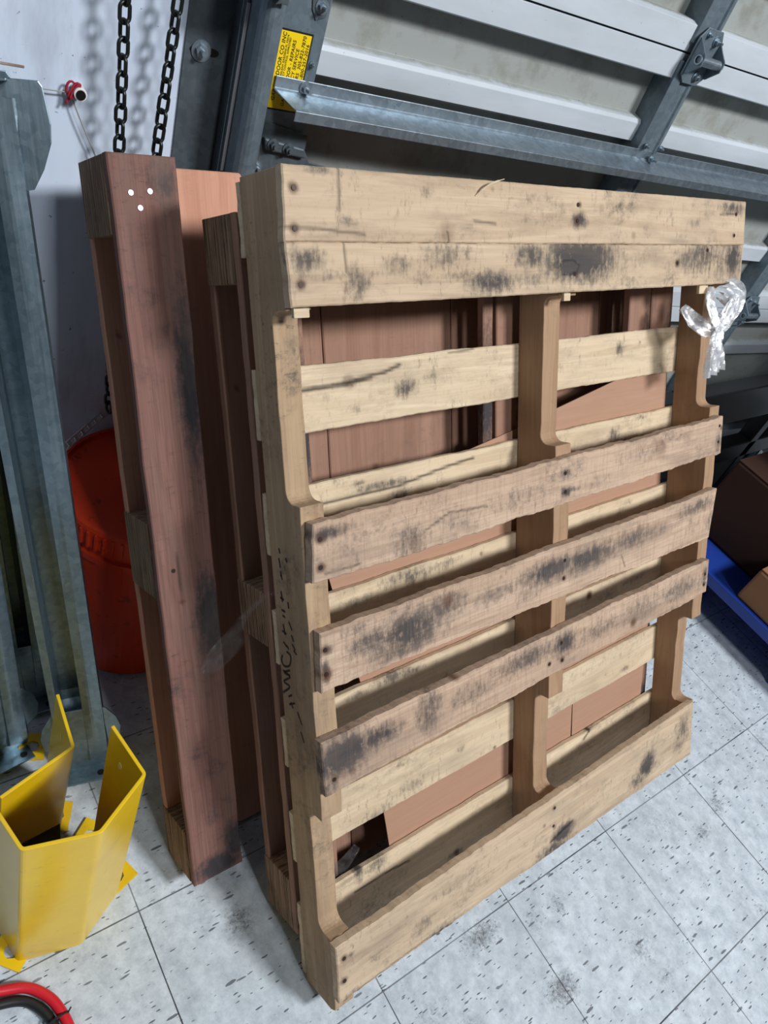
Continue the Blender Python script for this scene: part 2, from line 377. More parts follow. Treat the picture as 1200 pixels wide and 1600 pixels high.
for k, z0 in enumerate((-.333, .197, .727, 1.257)):
    pr = [(d, z0+z) for d, z in PROF]; du = DUST
    if k == 0:
        idx = [i for i, (d, z) in enumerate(pr) if z > .01]; pr = [(.045, .008)]+[pr[i] for i in idx]; du = [.9]+[DUST[i] for i in idx]
    extr('door_section', pr, -.01, 3.2, M['door'], door, du)
# stiles
def stile(s0, z0, z1, w=.062, name='stile'):
    bm = bmesh.new(); h = w/2
    pts = [(-h, .0), (-h, -.006), (-h*.50, -.013), (-h*.38, -.008), (h*.38, -.008), (h*.50, -.013), (h, -.006), (h, .0), (h-.003, .045), (-h+.003, .045)]
    prism(bm, pts, lambda u, v, w_: (s0+u, v, w_), z0, z1)
    return fin(name, bm, M['galv_track'], door, bevel=.0012)
for s0 in (.785, 1.50, 2.25):
    for z0, z1 in ((.05, .188), (.21, .714), (.742, 1.244), (1.274, 1.78)): stile(s0, z0, z1)
def bolt_bm(bm, c, r=.007, out=(0, -1, 0), stud=.012):
    o = Vector(out).normalized(); c = Vector(c)
    cyl(bm, c, o, r*1.55, .0018, 20); cyl(bm, c+o*.0018, o, r, .006, 6); cyl(bm, c+o*.0078, o, r*.45, stud, 10)
def bolt(c, parent, r=.007, stud=.012, m=None, name='bolt', out=(0, -1, 0)):
    bm = bmesh.new(); bolt_bm(bm, c, r, out, stud); return fin(name, bm, m or M['galv'], parent)
# hinges at the joints
def hinge(s0, z0):
    bm = bmesh.new()
    lo = [(-.034, -.032), (-.020, -.045), (.020, -.045), (.034, -.030), (.034, .03), (.022, .048), (-.022, .048), (-.034, .03)]
    prism(bm, lo, lambda u, v, w_: (s0+u, w_, z0+v), -.0165, -.0135)
    for sx, wd in ((-.031, .003), (.028, .003)):     # two cheeks standing out from the plate
        pts = [(-.014, -.030), (-.022, -.030), (-.046, -.010), (-.046, .008), (-.030, .020), (-.014, .034)]
        prism(bm, pts, lambda u, v, w_: (s0+w_, u, z0+v), sx, sx+wd)
    o = fin('hinge', bm, M['galv_track'], door, bevel=.001)
    b2 = bmesh.new(); n = 20; R1, R0 = .0085, .0062
    rings = [[(s0+x, -.036+math.cos(2*math.pi*k/n)*r, z0-.001+math.sin(2*math.pi*k/n)*r) for k in range(n)] for x, r in ((-.034, R0), (-.034, R1), (.034, R1), (.034, R0), (-.030, R0))]
    sweep(b2, rings, None, True, False); fin('roller_sleeve', b2, M['galv'], o, smooth=False)
    bolt((s0+.014, -.0165, z0+.031), o, .006, .008); bolt((s0+.008, -.0165, z0-.030), o, .006, .004); bolt((s0-.014, -.0165, z0+.038), o, .0035, .002, name='screw'); 
hinge(.790, 1.257); hinge(1.50, .727); hinge(2.25, .727)
# end stile with bolts
bm = bmesh.new(); prism(bm, [(-.105, .0), (.022, .0), (.022, -.0025), (-.105, -.0025)], lambda u, v, w_: (u, v, w_), .2, 1.78); addbox(bm, .020, .0225, 0, .045, .2, 1.78)
es = fin('end_stile', bm, M['galv_track'], door, bevel=.0008)
bolt((.007, -.004, 1.178), es, .0065, .01); bolt((.012, -.003, 1.105), es, .003, .001, name='screw')
bm = bmesh.new(); prism(bm, [(-.012, 1.20), (.022, 1.21), (.016, 1.166), (.002, 1.160), (-.006, 1.172)], lambda u, v, w_: (u, w_, v), -.0045, -.0026)
fin('bolt_plate', bm, M['galv_dark'], es)
# reinforcing strut across the door
st = bmesh.new()
def strut_ring(s, e, pts): return [(s+e*k_, d, z) for (d, z), k_ in zip(pts, (0, 0, .0, 1, 1, 1, 1, 0, 0, 0))]
pr = [(-.006, 1.083), (-.006, 1.066), (-.012, 1.0625), (-.056, 1.0545), (-.057, 1.041), (-.0585, 1.041), (-.0585, 1.056), (-.012, 1.0650), (-.0085, 1.067), (-.0085, 1.083)]
rings = []
for i, s in enumerate(np.linspace(-.042, 3.2, 40)):
    rings.append(strut_ring(float(s), (.016 if i == 0 else 0), pr))
sweep(st, rings, None, True, True)
strut = fin('reinforcing_strut', st, M['galv'], door, bevel=.001)
bolt((.007, -.0085, 1.073), strut, .0065, .01); bolt((.795, -.0165, 1.072), strut, .005, .008)
for s in (.765, .810): bolt((s, -.014, 1.093), strut, .0035, .002, name='screw')
# sticker with writing
stk = box('warning_sticker', (-.0475, .0045, -.0034, -.0026, 1.035, 1.142), M['sticker_black'], door, bevel=0)
box('sticker_face', (-.0452, .0022, -.0037, -.0034, 1.0375, 1.1395), M['sticker'], stk, bevel=0)
def text_mesh(name, s, size, mtx, m, parent, extr=.00008):
    cu = bpy.data.curves.new(name, 'FONT'); cu.body = s; cu.size = size; cu.extrude = extr; cu.align_x = 'RIGHT'; cu.space_character = 1.08; cu.shear = .15; cu.offset = .00012*size/.008
    tmp = bpy.data.objects.new('tmp', cu); COL.objects.link(tmp); dg = bpy.context.evaluated_depsgraph_get()
    me = bpy.data.meshes.new_from_object(tmp.evaluated_get(dg)); bpy.data.objects.remove(tmp); me.transform(mtx)
    me.materials.clear(); o = link(name, me, m, parent); return o
for s, size, x in (('GARAGE DOOR CO INC', .0077, -.0365), ('HIALEAH GARDENS FL 33016', .0040, -.0322), ('PRODUCT CONTROL APPROVED', .0040, -.0282),
                   ('GARAGE DOOR - REPAIRS', .0071, -.0200), ('EMERGENCY SERVICE', .0071, -.0128), ('24 HRS  305-822-7870', .0071, -.0056), ('1-800-257-2016', .0071, .0012)):
    # letters run upwards: text x -> +z, text y -> -s
    top = {-.0365: 1.1375, -.0322: 1.135, -.0282: 1.132, -.0200: 1.130, -.0128: 1.120, -.0056: 1.1375, .0012: 1.128}[x]
    mt = Matrix([[0, -1, 0, x], [0, 0, -1, -.0039], [1, 0, 0, top], [0, 0, 0, 1]])
    text_mesh('sticker_lettering', s, size, mt, M['sticker_black'], stk)
# dark bottom bracket of the roller below the sticker
bm = bmesh.new(); prism(bm, [(-.052, 1.020), (.030, 1.008), (.030, .985), (.042, .968), (.085, .962), (.085, .93), (-.052, .93)], lambda u, v, w_: (u, w_, v), -.006, -.003)
rb = fin('roller_bracket', bm, M['galv_dark'], door, bevel=.001)
bm = bmesh.new(); prism(bm, [(-.045, .998), (.025, .990), (.030, .975), (-.040, .980)], lambda u, v, w_: (u, w_, v), -.016, -.006); fin('bracket_fold', bm, M['galv_dark'], rb, bevel=.003)
bolt((-.030, -.016, .990), rb, .006, .004, M['galv_dark']); bolt((-.004, -.016, .987), rb, .006, .004, M['galv_dark'])
for s_, z_ in ((-.045, .95),): bolt((s_, -.006, z_), rb, .006, .004, M['galv'])

# ------------------------------------------------------------------ track and wall angle beside the door
ang = empty('wall_angle'); ang.matrix_world = DM; tag(ang, 'wide dark grey steel angle bolted up the wall beside the garage door', 'bracket')
box('wall_flange', (-.166, -.100, .0265, .0295, .0, 2.2), M['galv_dark'], ang, bevel=.0005)
lg = box('standing_leg', (-.1030, -.0995, -.010, .0265, .45, 2.2), M['galv_dark'], ang, bevel=.0005)
box('bright_cut_edge', (-.1034, -.0985, -.0112, -.0100, .940, 1.162), M['nail_bright'], lg, bevel=.0003)
bolt((-.143, .0265, 1.085), ang, .009, .010)
bm = bmesh.new(); pts = [(.009*math.cos(a)+(.012 if math.cos(a) > 0 else -.012), .0052*math.sin(a)) for a in np.linspace(0, 6.283, 20)[:-1]]
prism(bm, pts, lambda u, v, w_: (-.138+u, w_, 1.085+v), .0258, .0264); fin('bolt_slot', bm, M['lens_black'], ang)
trk = empty('door_track'); trk.matrix_world = DM; tag(trk, 'curved galvanised vertical roller track between wall angle and garage door', 'track')
bm = bmesh.new()
def rail_prof(o):
    out = [(-.0985+o, .020), (-.0975+o, -.030)]
    for a in np.linspace(math.radians(180), math.radians(0), 10): out.append((-.0805+(.017-o)*math.cos(a), -.040-(.017-o)*math.sin(a)))
    out.append((-.0635-o, -.026)); return out
prism(bm, rail_prof(0)+rail_prof(.0022)[::-1], lambda u, v, w_: (u, v, w_), .45, 2.2)
fin('rail', bm, M['galv_track'], trk)
bm = bmesh.new(); addbox(bm, -.130, -.072, -.066, -.063, 1.180, 1.25); tb = fin('track_bracket', bm, M['galv_dark'], trk, bevel=.001)
bolt((-.112, -.066, 1.194), tb, .008, .008, M['galv_dark']); bolt((-.090, -.066, 1.190), tb, .007, .012, M['galv_dark'])

# ------------------------------------------------------------------ pallet builders (local x along width, y depth, z up the boards)
def stains_eval(A, Bv, spec):
    st = np.zeros_like(A); kn = np.zeros_like(A); cr = np.zeros_like(A)
    for sp in spec:
        k = sp[0]
        if k == 's':     # ellipse stain: a, b, ra, rb, strength
            _, a, b, ra, rb, s = sp; d = np.sqrt(((A-a)/ra)**2+((Bv-b)/rb)**2); st = np.maximum(st, np.clip(1.25-d, 0, 1)*s)
        elif k == 'k':   # knot
            _, a, b, r = sp[:4]; d = np.sqrt((A-a)**2+(Bv-b)**2)/r; kn = np.maximum(kn, np.clip(1.5-d, 0, 1)*(sp[4] if len(sp) > 4 else .8))
        elif k == 'c':   # crack polyline with width
            _, pts, w = sp
            for (x0, y0), (x1, y1) in zip(pts, pts[1:]):
                L2 = (x1-x0)**2+(y1-y0)**2; t = np.clip(((A-x0)*(x1-x0)+(Bv-y0)*(y1-y0))/L2, 0, 1)
                d = np.hypot(A-x0-t*(x1-x0), Bv-y0-t*(y1-y0)); w = max(w, .0017); cr = np.maximum(cr, np.clip(1.45-d/w, 0, 1)*(.85 if w > .0018 else .6))
    return st, kn, cr
SEED = [0]
def board(name, Q, c0, c1, m, parent, spec=(), res=.0035, wob=.0012, rag=0.0, bow=0.0):
    """Q: four corners (a,b) TL TR BR BL in the pallet plane"""
    SEED[0] += 1; sd = SEED[0]
    Q = [np.array(q, float) for q in Q]; W = np.linalg.norm(Q[1]-Q[0]); H = np.linalg.norm(Q[3]-Q[0])
    nu = max(2, int(W/res)); nv = max(2, int(H/res))
    u = np.linspace(0, 1, nu+1); v = np.linspace(0, 1, nv+1); U, Vv = np.meshgrid(u, v)
    P = (1-U)[..., None]*(1-Vv)[..., None]*Q[0]+U[..., None]*(1-Vv)[..., None]*Q[1]+U[..., None]*Vv[..., None]*Q[2]+(1-U)[..., None]*Vv[..., None]*Q[3]
    A = P[..., 0].copy(); B = P[..., 1].copy()
    horiz = W >= H
    if horiz:
        tw = nz(u*W*14, sd)*wob+nz(u*W*90, sd+50)*(wob*.35+rag); bw = nz(u*W*14, sd+9)*wob+nz(u*W*110, sd+60)*(wob*.35+rag)
        B += (1-Vv)*tw[None, :]+Vv*bw[None, :]
        A += nz(v*H*60, sd+3)[:, None]*.0007*(1-2*U)
    else:
        tw = nz(v*H*14, sd)*wob; bw = nz(v*H*14, sd+9)*wob
        A += (1-U)*tw[:, None]+U*bw[:, None]
    layers = []
    bev = min(.0018, (c1-c0)*.2)
    ny, nx = A.shape
    def inset(A, B):
        ca, cb = A.mean(), B.mean(); A2, B2 = A.copy(), B.copy()
        B2[0, :] -= bev*np.sign(B2[0, :]-cb); B2[-1, :] -= bev*np.sign(B2[-1, :]-cb)
        A2[:, 0] -= bev*np.sign(A2[:, 0]-ca); A2[:, -1] -= bev*np.sign(A2[:, -1]-ca); return A2, B2
    Ai, Bi = inset(A, B)
    warp = bow*np.sin(math.pi*U)+nz((A*9).ravel(), sd+21, 2).reshape(A.shape)*.0004
    V = np.concatenate([np.stack([Ai, np.full_like(A, c0)+warp, Bi], -1).reshape(-1, 3)])
    n1 = nx*ny
    # boundary loop indices
    loop = [i for i in range(nx)]+[j*nx+nx-1 for j in range(1, ny)]+[(ny-1)*nx+i for i in range(nx-2, -1, -1)]+[j*nx for j in range(ny-2, 0, -1)]
    L = len(loop); lp = np.array(loop); wf = warp.ravel()[lp]
    Af, Bf = A.ravel()[lp], B.ravel()[lp]
    V = np.concatenate([V, np.stack([Af, c0+bev+wf, Bf], -1), np.stack([Af, c1-bev+wf*0, Bf], -1), np.stack([Ai.ravel()[lp], np.full(L, c1), Bi.ravel()[lp]], -1)])
    F = [(j*nx+i, j*nx+i+1, (j+1)*nx+i+1, (j+1)*nx+i) for j in range(ny-1) for i in range(nx-1)]
    for a0, a1 in ((None, n1), (n1, n1+L), (n1+L, n1+2*L)):
        for i in range(L):
            j = (i+1) % L
            p, q_ = (loop[i], loop[j]) if a0 is None else (a0+i, a0+j)
            F.append((q_, p, a1+i, a1+j))
    F.append(tuple(n1+2*L+i for i in range(L))[::-1])
    me = bpy.data.meshes.new(name); me.from_pydata(V.tolist(), [], F); me.update()
    bmx = bmesh.new(); bmx.from_mesh(me); bmesh.ops.recalc_face_normals(bmx, faces=bmx.faces[:]); bmx.to_mesh(me); bmx.free()
    st, kn, cr = stains_eval(V[:, 0], V[:, 2], spec)
    if len(spec):
        for nm, arr in (('stain', st), ('knot', kn), ('crack', cr)):
            at = me.attributes.new(nm, 'FLOAT', 'POINT'); at.data.foreach_set('value', arr.astype('f'))
    return link(name, me, m, parent)
def nail_mesh(nm, r, mats):
    bm = bmesh.new(); cyl(bm, (0, .0015, 0), (0, -1, 0), r, .0022, 12); me = bpy.data.meshes.new(nm); bm.to_mesh(me); bm.free(); me.materials.append(mats); return me
NAIL = nail_mesh('nail', .0032, M['nail']); NAILB = nail_mesh('bright_nail', .0034, M['nail_bright'])
def nail(parent, a, b, c, me=None):
    o = bpy.data.objects.new('nail', me or NAIL); COL.objects.link(o); o.parent = parent; o.location = (a, c, b); return o

def px_on(pp, x, y, c=0.0):
    ox, oy, yaw, lean, z0 = pp
    Rm = Euler((-lean, 0, yaw)).to_matrix(); Rm = np.array(Rm); O = np.array([ox, oy, z0])
    r = CR.T@np.array([(x-600)/FPX, (y-800)/FPX, 1]); Cl = Rm.T@(CC-O); rl = Rm.T@r; t = (c-Cl[1])/rl[1]; P = Cl+rl*t
    return float(P[0]), float(P[2])

# ------------------------------------------------------------------ pallet 1 (stringer pallet)
P1 = (-0.106477955, 0.012358194, 0.014155706, 0.566820861, 0.083809320)
p1 = empty('wooden_pallet', (P1[0], P1[1], P1[4]), (-P1[3], 0, P1[2]))
tag(p1, 'front pale stringer pallet with slats and notched stringers, leaning nearest the camera', 'pallet')
p1.rotation_mode = 'XYZ'
X1 = lambda x, y, c=0: px_on(P1, x, y, c)
def S1(x, y, rx, ry, s, c=0):   # stain measured on the board face
    a, b = X1(x, y, c); a2, _ = X1(x+rx, y, c); _, b2 = X1(x, y+ry, c); return ('s', a, b, abs(a2-a), abs(b2-b), s)
def K1(x, y, r=.006, s=.8, c=0): a, b = X1(x, y, c); return ('k', a, b, r, s)
def C1(pts, w=.002, c=0): return ('c', [X1(x, y, c) for x, y in pts], w)
stringers = []
NOT = [(.116, -.031)]
def notch(b_lo, b_hi, rr=.016):
    out = [(.016, b_lo)]; 
    for a in np.linspace(0, math.pi/2, 6)[0:]: out.append((.048-rr+rr*math.sin(a)*1.0, b_lo+.0+rr*(1-math.cos(a))))
    for a in np.linspace(math.pi/2, 0, 6): out.append((.048-rr+rr*math.sin(a), b_hi-rr*(1-math.cos(a))))
    out.append((.016, b_hi)); return out
def stringer(a0, a1, m, db=0.0, extra=0):
    sd = int(a0*100)+5
    pts = [(.100, -.031), (.030, -.031), (.018, -.024), (.016, -.015)]+notch(.115+db, .328+db)+notch(.797+db, 1.035+db)+[(.016, 1.188), (.018, 1.190), (.100, 1.190)]
    full = []
    for (c0, b0), (c1, b1) in zip(pts, pts[1:]+pts[:1]):
        n = max(1, int(math.hypot(c1-c0, b1-b0)/.02))
        for k in range(n): full.append((c0+(c1-c0)*k/n, b0+(b1-b0)*k/n))
    full = [(c+(float(nz(np.array([b*30.]), sd)[0])*.0012 if .017 < c < .095 or c < .017 else 0), b) for c, b in full]
    bm = bmesh.new(); prism(bm, full, lambda u, v, w_: (w_, u, v), a0, a1)
    return fin('stringer', bm, m, p1, bevel=.0016)
s_left = stringer(.0, .036, M['stringer']); s_left['label'] = 'left stringer with black handwriting on its side'
s_mid = stringer(.498, .538, M['stringer_in'], .002)
s_right = stringer(.984, 1.021, M['stringer_in'], .008)
# front deck
sp_top1 = [C1([(446, 355), (500, 357), (530, 362), (570, 366)], .0016), C1([(528, 262), (530, 330)], .0007), K1(458, 293, .006), K1(460, 357, .006), S1(460, 293, 12, 10, .6), S1(460, 357, 10, 8, .5), S1(495, 265, 30, 14, .55),
           K1(698, 365, .013, .35), C1([(699, 362), (701, 375), (702, 386)], .0018), S1(540, 345, 22, 16, .5), S1(905, 345, 16, 18, .9), K1(902, 345, .006), K1(906, 320, .004, .9), K1(1150, 335, .004), K1(1146, 368, .004), C1([(1125, 335), (1150, 335)], .0008), K1(990, 368, .005, .4),
           S1(1145, 325, 26, 14, .7), S1(1085, 348, 20, 14, .4), S1(665, 300, 14, 20, .35), S1(830, 345, 60, 10, .3), K1(770, 296, .003, .4), C1([(740, 345), (775, 350)], .001), S1(1050, 340, 10, 20, .35)]
b_ = board('deck_board', [X1(440, 255), X1(1166, 315), X1(1162, 383), X1(445, 377.6)], 0, .016, M['top'], p1, sp_top1, .0026, .0003, .0001); b_['label'] = 'cleaner top edge board'
for x, y in ((459, 293), (461, 357), (903, 320), (902, 345), (1150, 335), (1147, 368)): nail(b_, *X1(x, y), 0)
sp_top2 = [S1(480, 405, 42, 26, .75), S1(905, 405, 75, 46, 1.0), S1(830, 400, 45, 30, .75), S1(890, 420, 26, 22, 1.0), S1(830, 435, 40, 20, .55), S1(560, 440, 30, 40, .6), S1(620, 415, 40, 30, .5), S1(700, 400, 60, 34, .55), S1(770, 440, 55, 26, .8), S1(660, 435, 25, 20, .5), S1(730, 430, 80, 20, .4),
           S1(1095, 400, 40, 40, .7), S1(1070, 405, 24, 26, .6), S1(1145, 405, 18, 44, .85), S1(1128, 405, 20, 60, .55), K1(1058, 411, .006, 1), K1(1105, 390, .004, .8), K1(470, 445, .006), S1(470, 445, 12, 10, .6), C1([(537, 380), (542, 425)], .0012), C1([(872, 418), (880, 408), (895, 406), (905, 414), (902, 424), (890, 430), (878, 428)], .0012), K1(900, 428, .004, .8),
           S1(900, 455, 60, 16, .3), S1(500, 430, 60, 20, .4), K1(540, 455, .003, .5)]
b_ = board('deck_board', [X1(445, 378), X1(1162, 383.5), X1(1157, 442), X1(455, 481)], 0, .0158, M['top'], p1, sp_top2, .0026, .0003, .0002); b_['label'] = 'sooty second board from the top'
for x, y in ((470, 445), (898, 428), (1058, 411), (1105, 391)): nail(b_, *X1(x, y), 0)
sp_m1 = [S1(510, 832, 50, 16, .8), S1(640, 845, 45, 40, .55), S1(540, 880, 60, 40, .25), K1(648, 852, .012, .35), S1(720, 810, 60, 30, .4), S1(800, 780, 90, 30, .4), S1(882, 740, 14, 14, .7), S1(882, 768, 12, 12, .9), K1(498, 842, .006, .9), K1(499, 886, .006, .9), S1(500, 886, 14, 12, .6), K1(1030, 700, .018, .4), S1(1000, 710, 60, 20, .35), S1(1120, 690, 8, 22, .7), K1(1125, 668, .005, .8), C1([(505, 895), (560, 880)], .0007), C1([(660, 830), (700, 800), (760, 790)], .0007), S1(930, 750, 60, 22, .3), S1(890, 765, 30, 6, .5)]
b_ = board('deck_board', [X1(487, 820), X1(1128, 651), X1(1124, 708), X1(487, 915)], -.003, .016, M['grey'], p1, sp_m1, .003, .0022, .0003); b_['label'] = 'rough upper middle slat with wavy lower edge'
for x, y in ((498, 842), (499, 886), (881, 739), (881, 768), (1122, 665), (1120, 690)): nail(b_, *X1(x, y), -.003)
sp_m2 = [S1(640, 985, 75, 50, .9), S1(580, 1000, 50, 34, .75), S1(690, 950, 60, 28, .7), S1(560, 985, 40, 24, .5), S1(860, 890, 60, 26, .9), S1(920, 870, 60, 26, .85), S1(990, 840, 60, 22, .65), S1(1090, 790, 45, 16, .6), S1(780, 925, 70, 24, .5), S1(508, 1050, 8, 24, 1.0), S1(510, 1015, 14, 12, .7), K1(507, 1015, .006, .9), K1(510, 1054, .008, 1.0), K1(698, 938, .010, .7), S1(700, 940, 20, 12, .7), S1(600, 1040, 40, 16, .3), S1(1020, 830, 40, 18, .5), K1(880, 903, .005, .9), C1([(970, 868), (975, 885)], .0015), K1(997, 822, .006, .4), S1(1110, 810, 14, 30, .5), S1(820, 930, 40, 20, .4)]
b_ = board('deck_board', [X1(499, 990), X1(1119, 764), X1(1106, 840), X1(502, 1083)], -.002, .016, M['grey'], p1, sp_m2, .003, .0018, .0003); b_['label'] = 'blackened centre slat'
for x, y in ((507, 1015), (509, 1053), (881, 875), (879, 903)): nail(b_, *X1(x, y), -.002)
sp_m3 = [S1(535, 1180, 60, 44, 1.0), S1(590, 1150, 50, 24, .8), S1(670, 1110, 30, 50, .65), S1(740, 1080, 60, 26, .5), S1(640, 1190, 60, 26, .5), S1(820, 1030, 70, 26, .65), S1(880, 1005, 26, 26, .8), S1(940, 980, 60, 26, .5), S1(1000, 950, 50, 30, .45), S1(1060, 920, 40, 24, .6), S1(515, 1230, 26, 26, .6), K1(521, 1217, .006, .7), K1(550, 1204, .006, .4), K1(988, 972, .009, .9), K1(876, 1004, .005, .9), K1(857, 1037, .005, .9), K1(877, 1030, .006, .9), K1(713, 1055, .008, .9), K1(1100, 895, .005, .8), K1(1098, 912, .005, .8), S1(1100, 900, 8, 30, .6), C1([(535, 1245), (580, 1215), (590, 1212)], .0025)]
b_ = board('deck_board', [X1(500, 1161), X1(1107, 873), X1(1102, 925), X1(508, 1245)], -.002, .016, M['grey'], p1, sp_m3, .003, .0018, .0003); b_['label'] = 'scratched lower middle slat with dark left end'
for x, y in ((521, 1217), (876, 1004), (857, 1037), (877, 1031), (1100, 897), (1098, 913)): nail(b_, *X1(x, y), -.002)
sp_b = [S1(690, 1460, 40, 22, .75), S1(660, 1445, 26, 18, .5), S1(880, 1300, 22, 18, 1.0), S1(865, 1325, 40, 18, .7), S1(1010, 1195, 16, 26, .9), S1(1000, 1215, 26, 20, .6), S1(700, 1390, 34, 14, .4), S1(590, 1490, 26, 18, .4), S1(1065, 1140, 18, 30, .6), S1(1060, 1165, 16, 20, .5), S1(545, 1560, 34, 14, .6), K1(537, 1497, .006, .9), K1(537, 1532, .006, .9), S1(547, 1492, 14, 6, .6), K1(865, 1262, .005, .7), K1(866, 1292, .005, .6), C1([(560, 1545), (660, 1470), (760, 1410), (840, 1360)], .0008), C1([(860, 1315), (885, 1290), (893, 1283)], .0035), S1(940, 1240, 60, 20, .25), S1(780, 1420, 60, 16, .3), S1(620, 1505, 40, 14, .35), K1(850, 1290, .004, .6), S1(1020, 1160, 30, 16, .35)]
b_ = board('deck_board', [X1(524, 1482), X1(1083, 1096), X1(1078, 1178), X1(530, 1568)], -.001, .016, M['top'], p1, sp_b, .003, .0014, .0007); b_['label'] = 'bottom edge board'
for x, y in ((537, 1497), (538, 1532), (866, 1262), (864, 1290)): nail(b_, *X1(x, y), -.001)
spl = bmesh.new(); a0, b0 = X1(742, 306); a1, b1 = X1(756, 290); a2, b2 = X1(776, 282)
tube(spl, spline([(a0, -.001, b0), (a1, -.010, b1), (a2, -.014, b2)], 6), [.0006]*3+[.0013]*7+[.0006]*3, 6)
fin('splinter', spl, M['pale'], [o for o in p1.children if o.name.startswith('deck_board')][0])
# top (rear) deck seen through the gaps
c = .100; Xc = lambda x, y: X1(x, y, .1)
def SB(x, y, rx, ry, s): return S1(x, y, rx, ry, s, .1)
def KB(x, y, r=.005, s=.8): return K1(x, y, r, s, .1)
def CB(pts, w=.002): return C1(pts, w, .1)
back = [
 (1.185, 1.10, []),
 (.962, .872, [CB([(465, 612), (500, 606), (540, 600), (560, 592), (600, 582), (625, 570)], .0028), CB([(465, 605), (520, 602), (545, 597)], .0016), CB([(540, 600), (580, 590)], .003), SB(540, 598, 30, 12, .5), KB(545, 596, .009, .5), SB(635, 605, 26, 22, .7), SB(675, 590, 22, 16, .45), CB([(700, 552), (740, 545)], .0015), SB(970, 545, 10, 16, .7), KB(1000, 535, .003, .6), SB(930, 555, 14, 8, .3), SB(560, 640, 40, 20, .3)]),
 (.797, .712, [CB([(490, 790), (560, 773), (620, 760), (690, 732), (740, 715)], .0022), SB(600, 757, 60, 10, .7), SB(560, 755, 20, 8, .6), SB(625, 775, 24, 20, .7), SB(985, 690, 30, 12, .65), SB(960, 680, 14, 24, .6), SB(1000, 652, 16, 6, .5), SB(700, 770, 30, 20, .2)]),
 (.628, .545, [SB(640, 900, 60, 20, .6), SB(700, 880, 40, 12, .5), SB(560, 940, 50, 14, .5), KB(752, 865, .004, .6), SB(980, 785, 12, 8, .5), SB(1000, 790, 10, 4, .4)]),
 (.457, .372, [SB(610, 1060, 40, 14, .75), SB(640, 1050, 30, 10, .7), SB(560, 1085, 24, 10, .6), KB(921, 930, .0085, 1.0), KB(921, 930, .005, 1.0), SB(990, 905, 30, 10, .4)]),
 (.290, .203, [SB(590, 1275, 50, 24, .45), SB(640, 1230, 40, 16, .4), SB(720, 1170, 12, 8, .5), KB(773, 1168, .004, .8), KB(630, 1195, .003, .6), SB(930, 1040, 60, 14, .3), SB(975, 1045, 10, 6, .6)]),
 (.118, -.020, [SB(560, 1350, 12, 40, .8), SB(590, 1350, 30, 24, .55), CB([(555, 1395), (600, 1365), (640, 1345)], .002), KB(713, 1332, .006, .9), SB(712, 1333, 18, 10, .6), SB(925, 1130, 16, 14, .8), CB([(912, 1155), (935, 1120)], .003), SB(880, 1120, 30, 12, .5), SB(990, 1090, 12, 14, .5), SB(700, 1245, 30, 8, .5)]),
]
for t_, b0, sp in back:
    j = rng.uniform(-.0015, .0015, 2)
    b_ = board('rear_deck_board', [(.0, t_+j[0]), (1.021, t_+j[1]+.003), (1.021, b0+j[0]+.003), (.0, b0+j[1])], .1003, .1125, M['pale'], p1, sp or [('s', .5, 1.5, .01, .01, 0)], .0035, .0012)
# two torn chips below the top boards
for x, y, w in ((470, 486, .022), (1098, 452, .030), (885, 462, .016)):
    a, b = X1(x, y, .012); box('wood_chip', (a-w/2, a+w/2, .010, .016, b-.008, b+.012), M['pale'], p1, bevel=.001)
# handwriting on the left stringer side (c,b plane at a = 0)
def px_side(pp, x, y, a=0.0):
    ox, oy, yaw, lean, z0 = pp; Rm = np.array(Euler((-lean, 0, yaw)).to_matrix()); O = np.array([ox, oy, z0])
    r = CR.T@np.array([(x-600)/FPX, (y-800)/FPX, 1]); Cl = Rm.T@(CC-O); rl = Rm.T@r; t = (a-Cl[0])/rl[0]; P = Cl+rl*t
    return float(P[1]), float(P[2])
def Z7(x, y): return (300+x/2.908, 700+y/2.909)
bm = bmesh.new()
def stroke(pts, w=.0016):
    P = [px_side(P1, *Z7(*p)) for p in pts]; P = spline([(0, c_, b_) for c_, b_ in P], 6)
    L, Rr = [], []
    for i, p in enumerate(P):
        t = (P[min(i+1, len(P)-1)]-P[max(i-1, 0)]).normalized(); n = Vector((0, -t.z, t.y))
        L.append(bm.verts.new((-.0004, p.y+n.y*w, p.z+n.z*w))); Rr.append(bm.verts.new((-.0004, p.y-n.y*w, p.z-n.z*w)))
    for i in range(len(P)-1): bm.faces.new((L[i], L[i+1], Rr[i+1], Rr[i]))
for s in ([(415, 1110), (445, 1085), (418, 1060), (446, 1040), (415, 1010)], [(446, 1010), (420, 1020), (446, 1035)], [(412, 940), (408, 965), (420, 990), (442, 990), (450, 965), (446, 940), (430, 925)],
          [(440, 1130), (455, 1122)], [(443, 1165), (468, 1160)], [(450, 1155), (460, 1185)], [(395, 455), (400, 480)], [(395, 500), (402, 545)], [(402, 560), (408, 585)], [(403, 575), (412, 600)], [(405, 650), (412, 700)], [(402, 680), (418, 690)], [(408, 735), (424, 745)], [(412, 760), (424, 770)], [(415, 800), (424, 850)], [(410, 830), (430, 845)], [(416, 880), (432, 905)], [(430, 895), (440, 915)],
          [(425, 500), (432, 520)], [(436, 700), (440, 730)], [(440, 790), (455, 830)], [(452, 850), (462, 880)], [(455, 890), (470, 920)], [(462, 920), (476, 940)], [(480, 1200), (500, 1260)], [(495, 1290), (510, 1340)]):
    stroke(s, .0016)
fin('handwriting', bm, M['ink'], s_left)

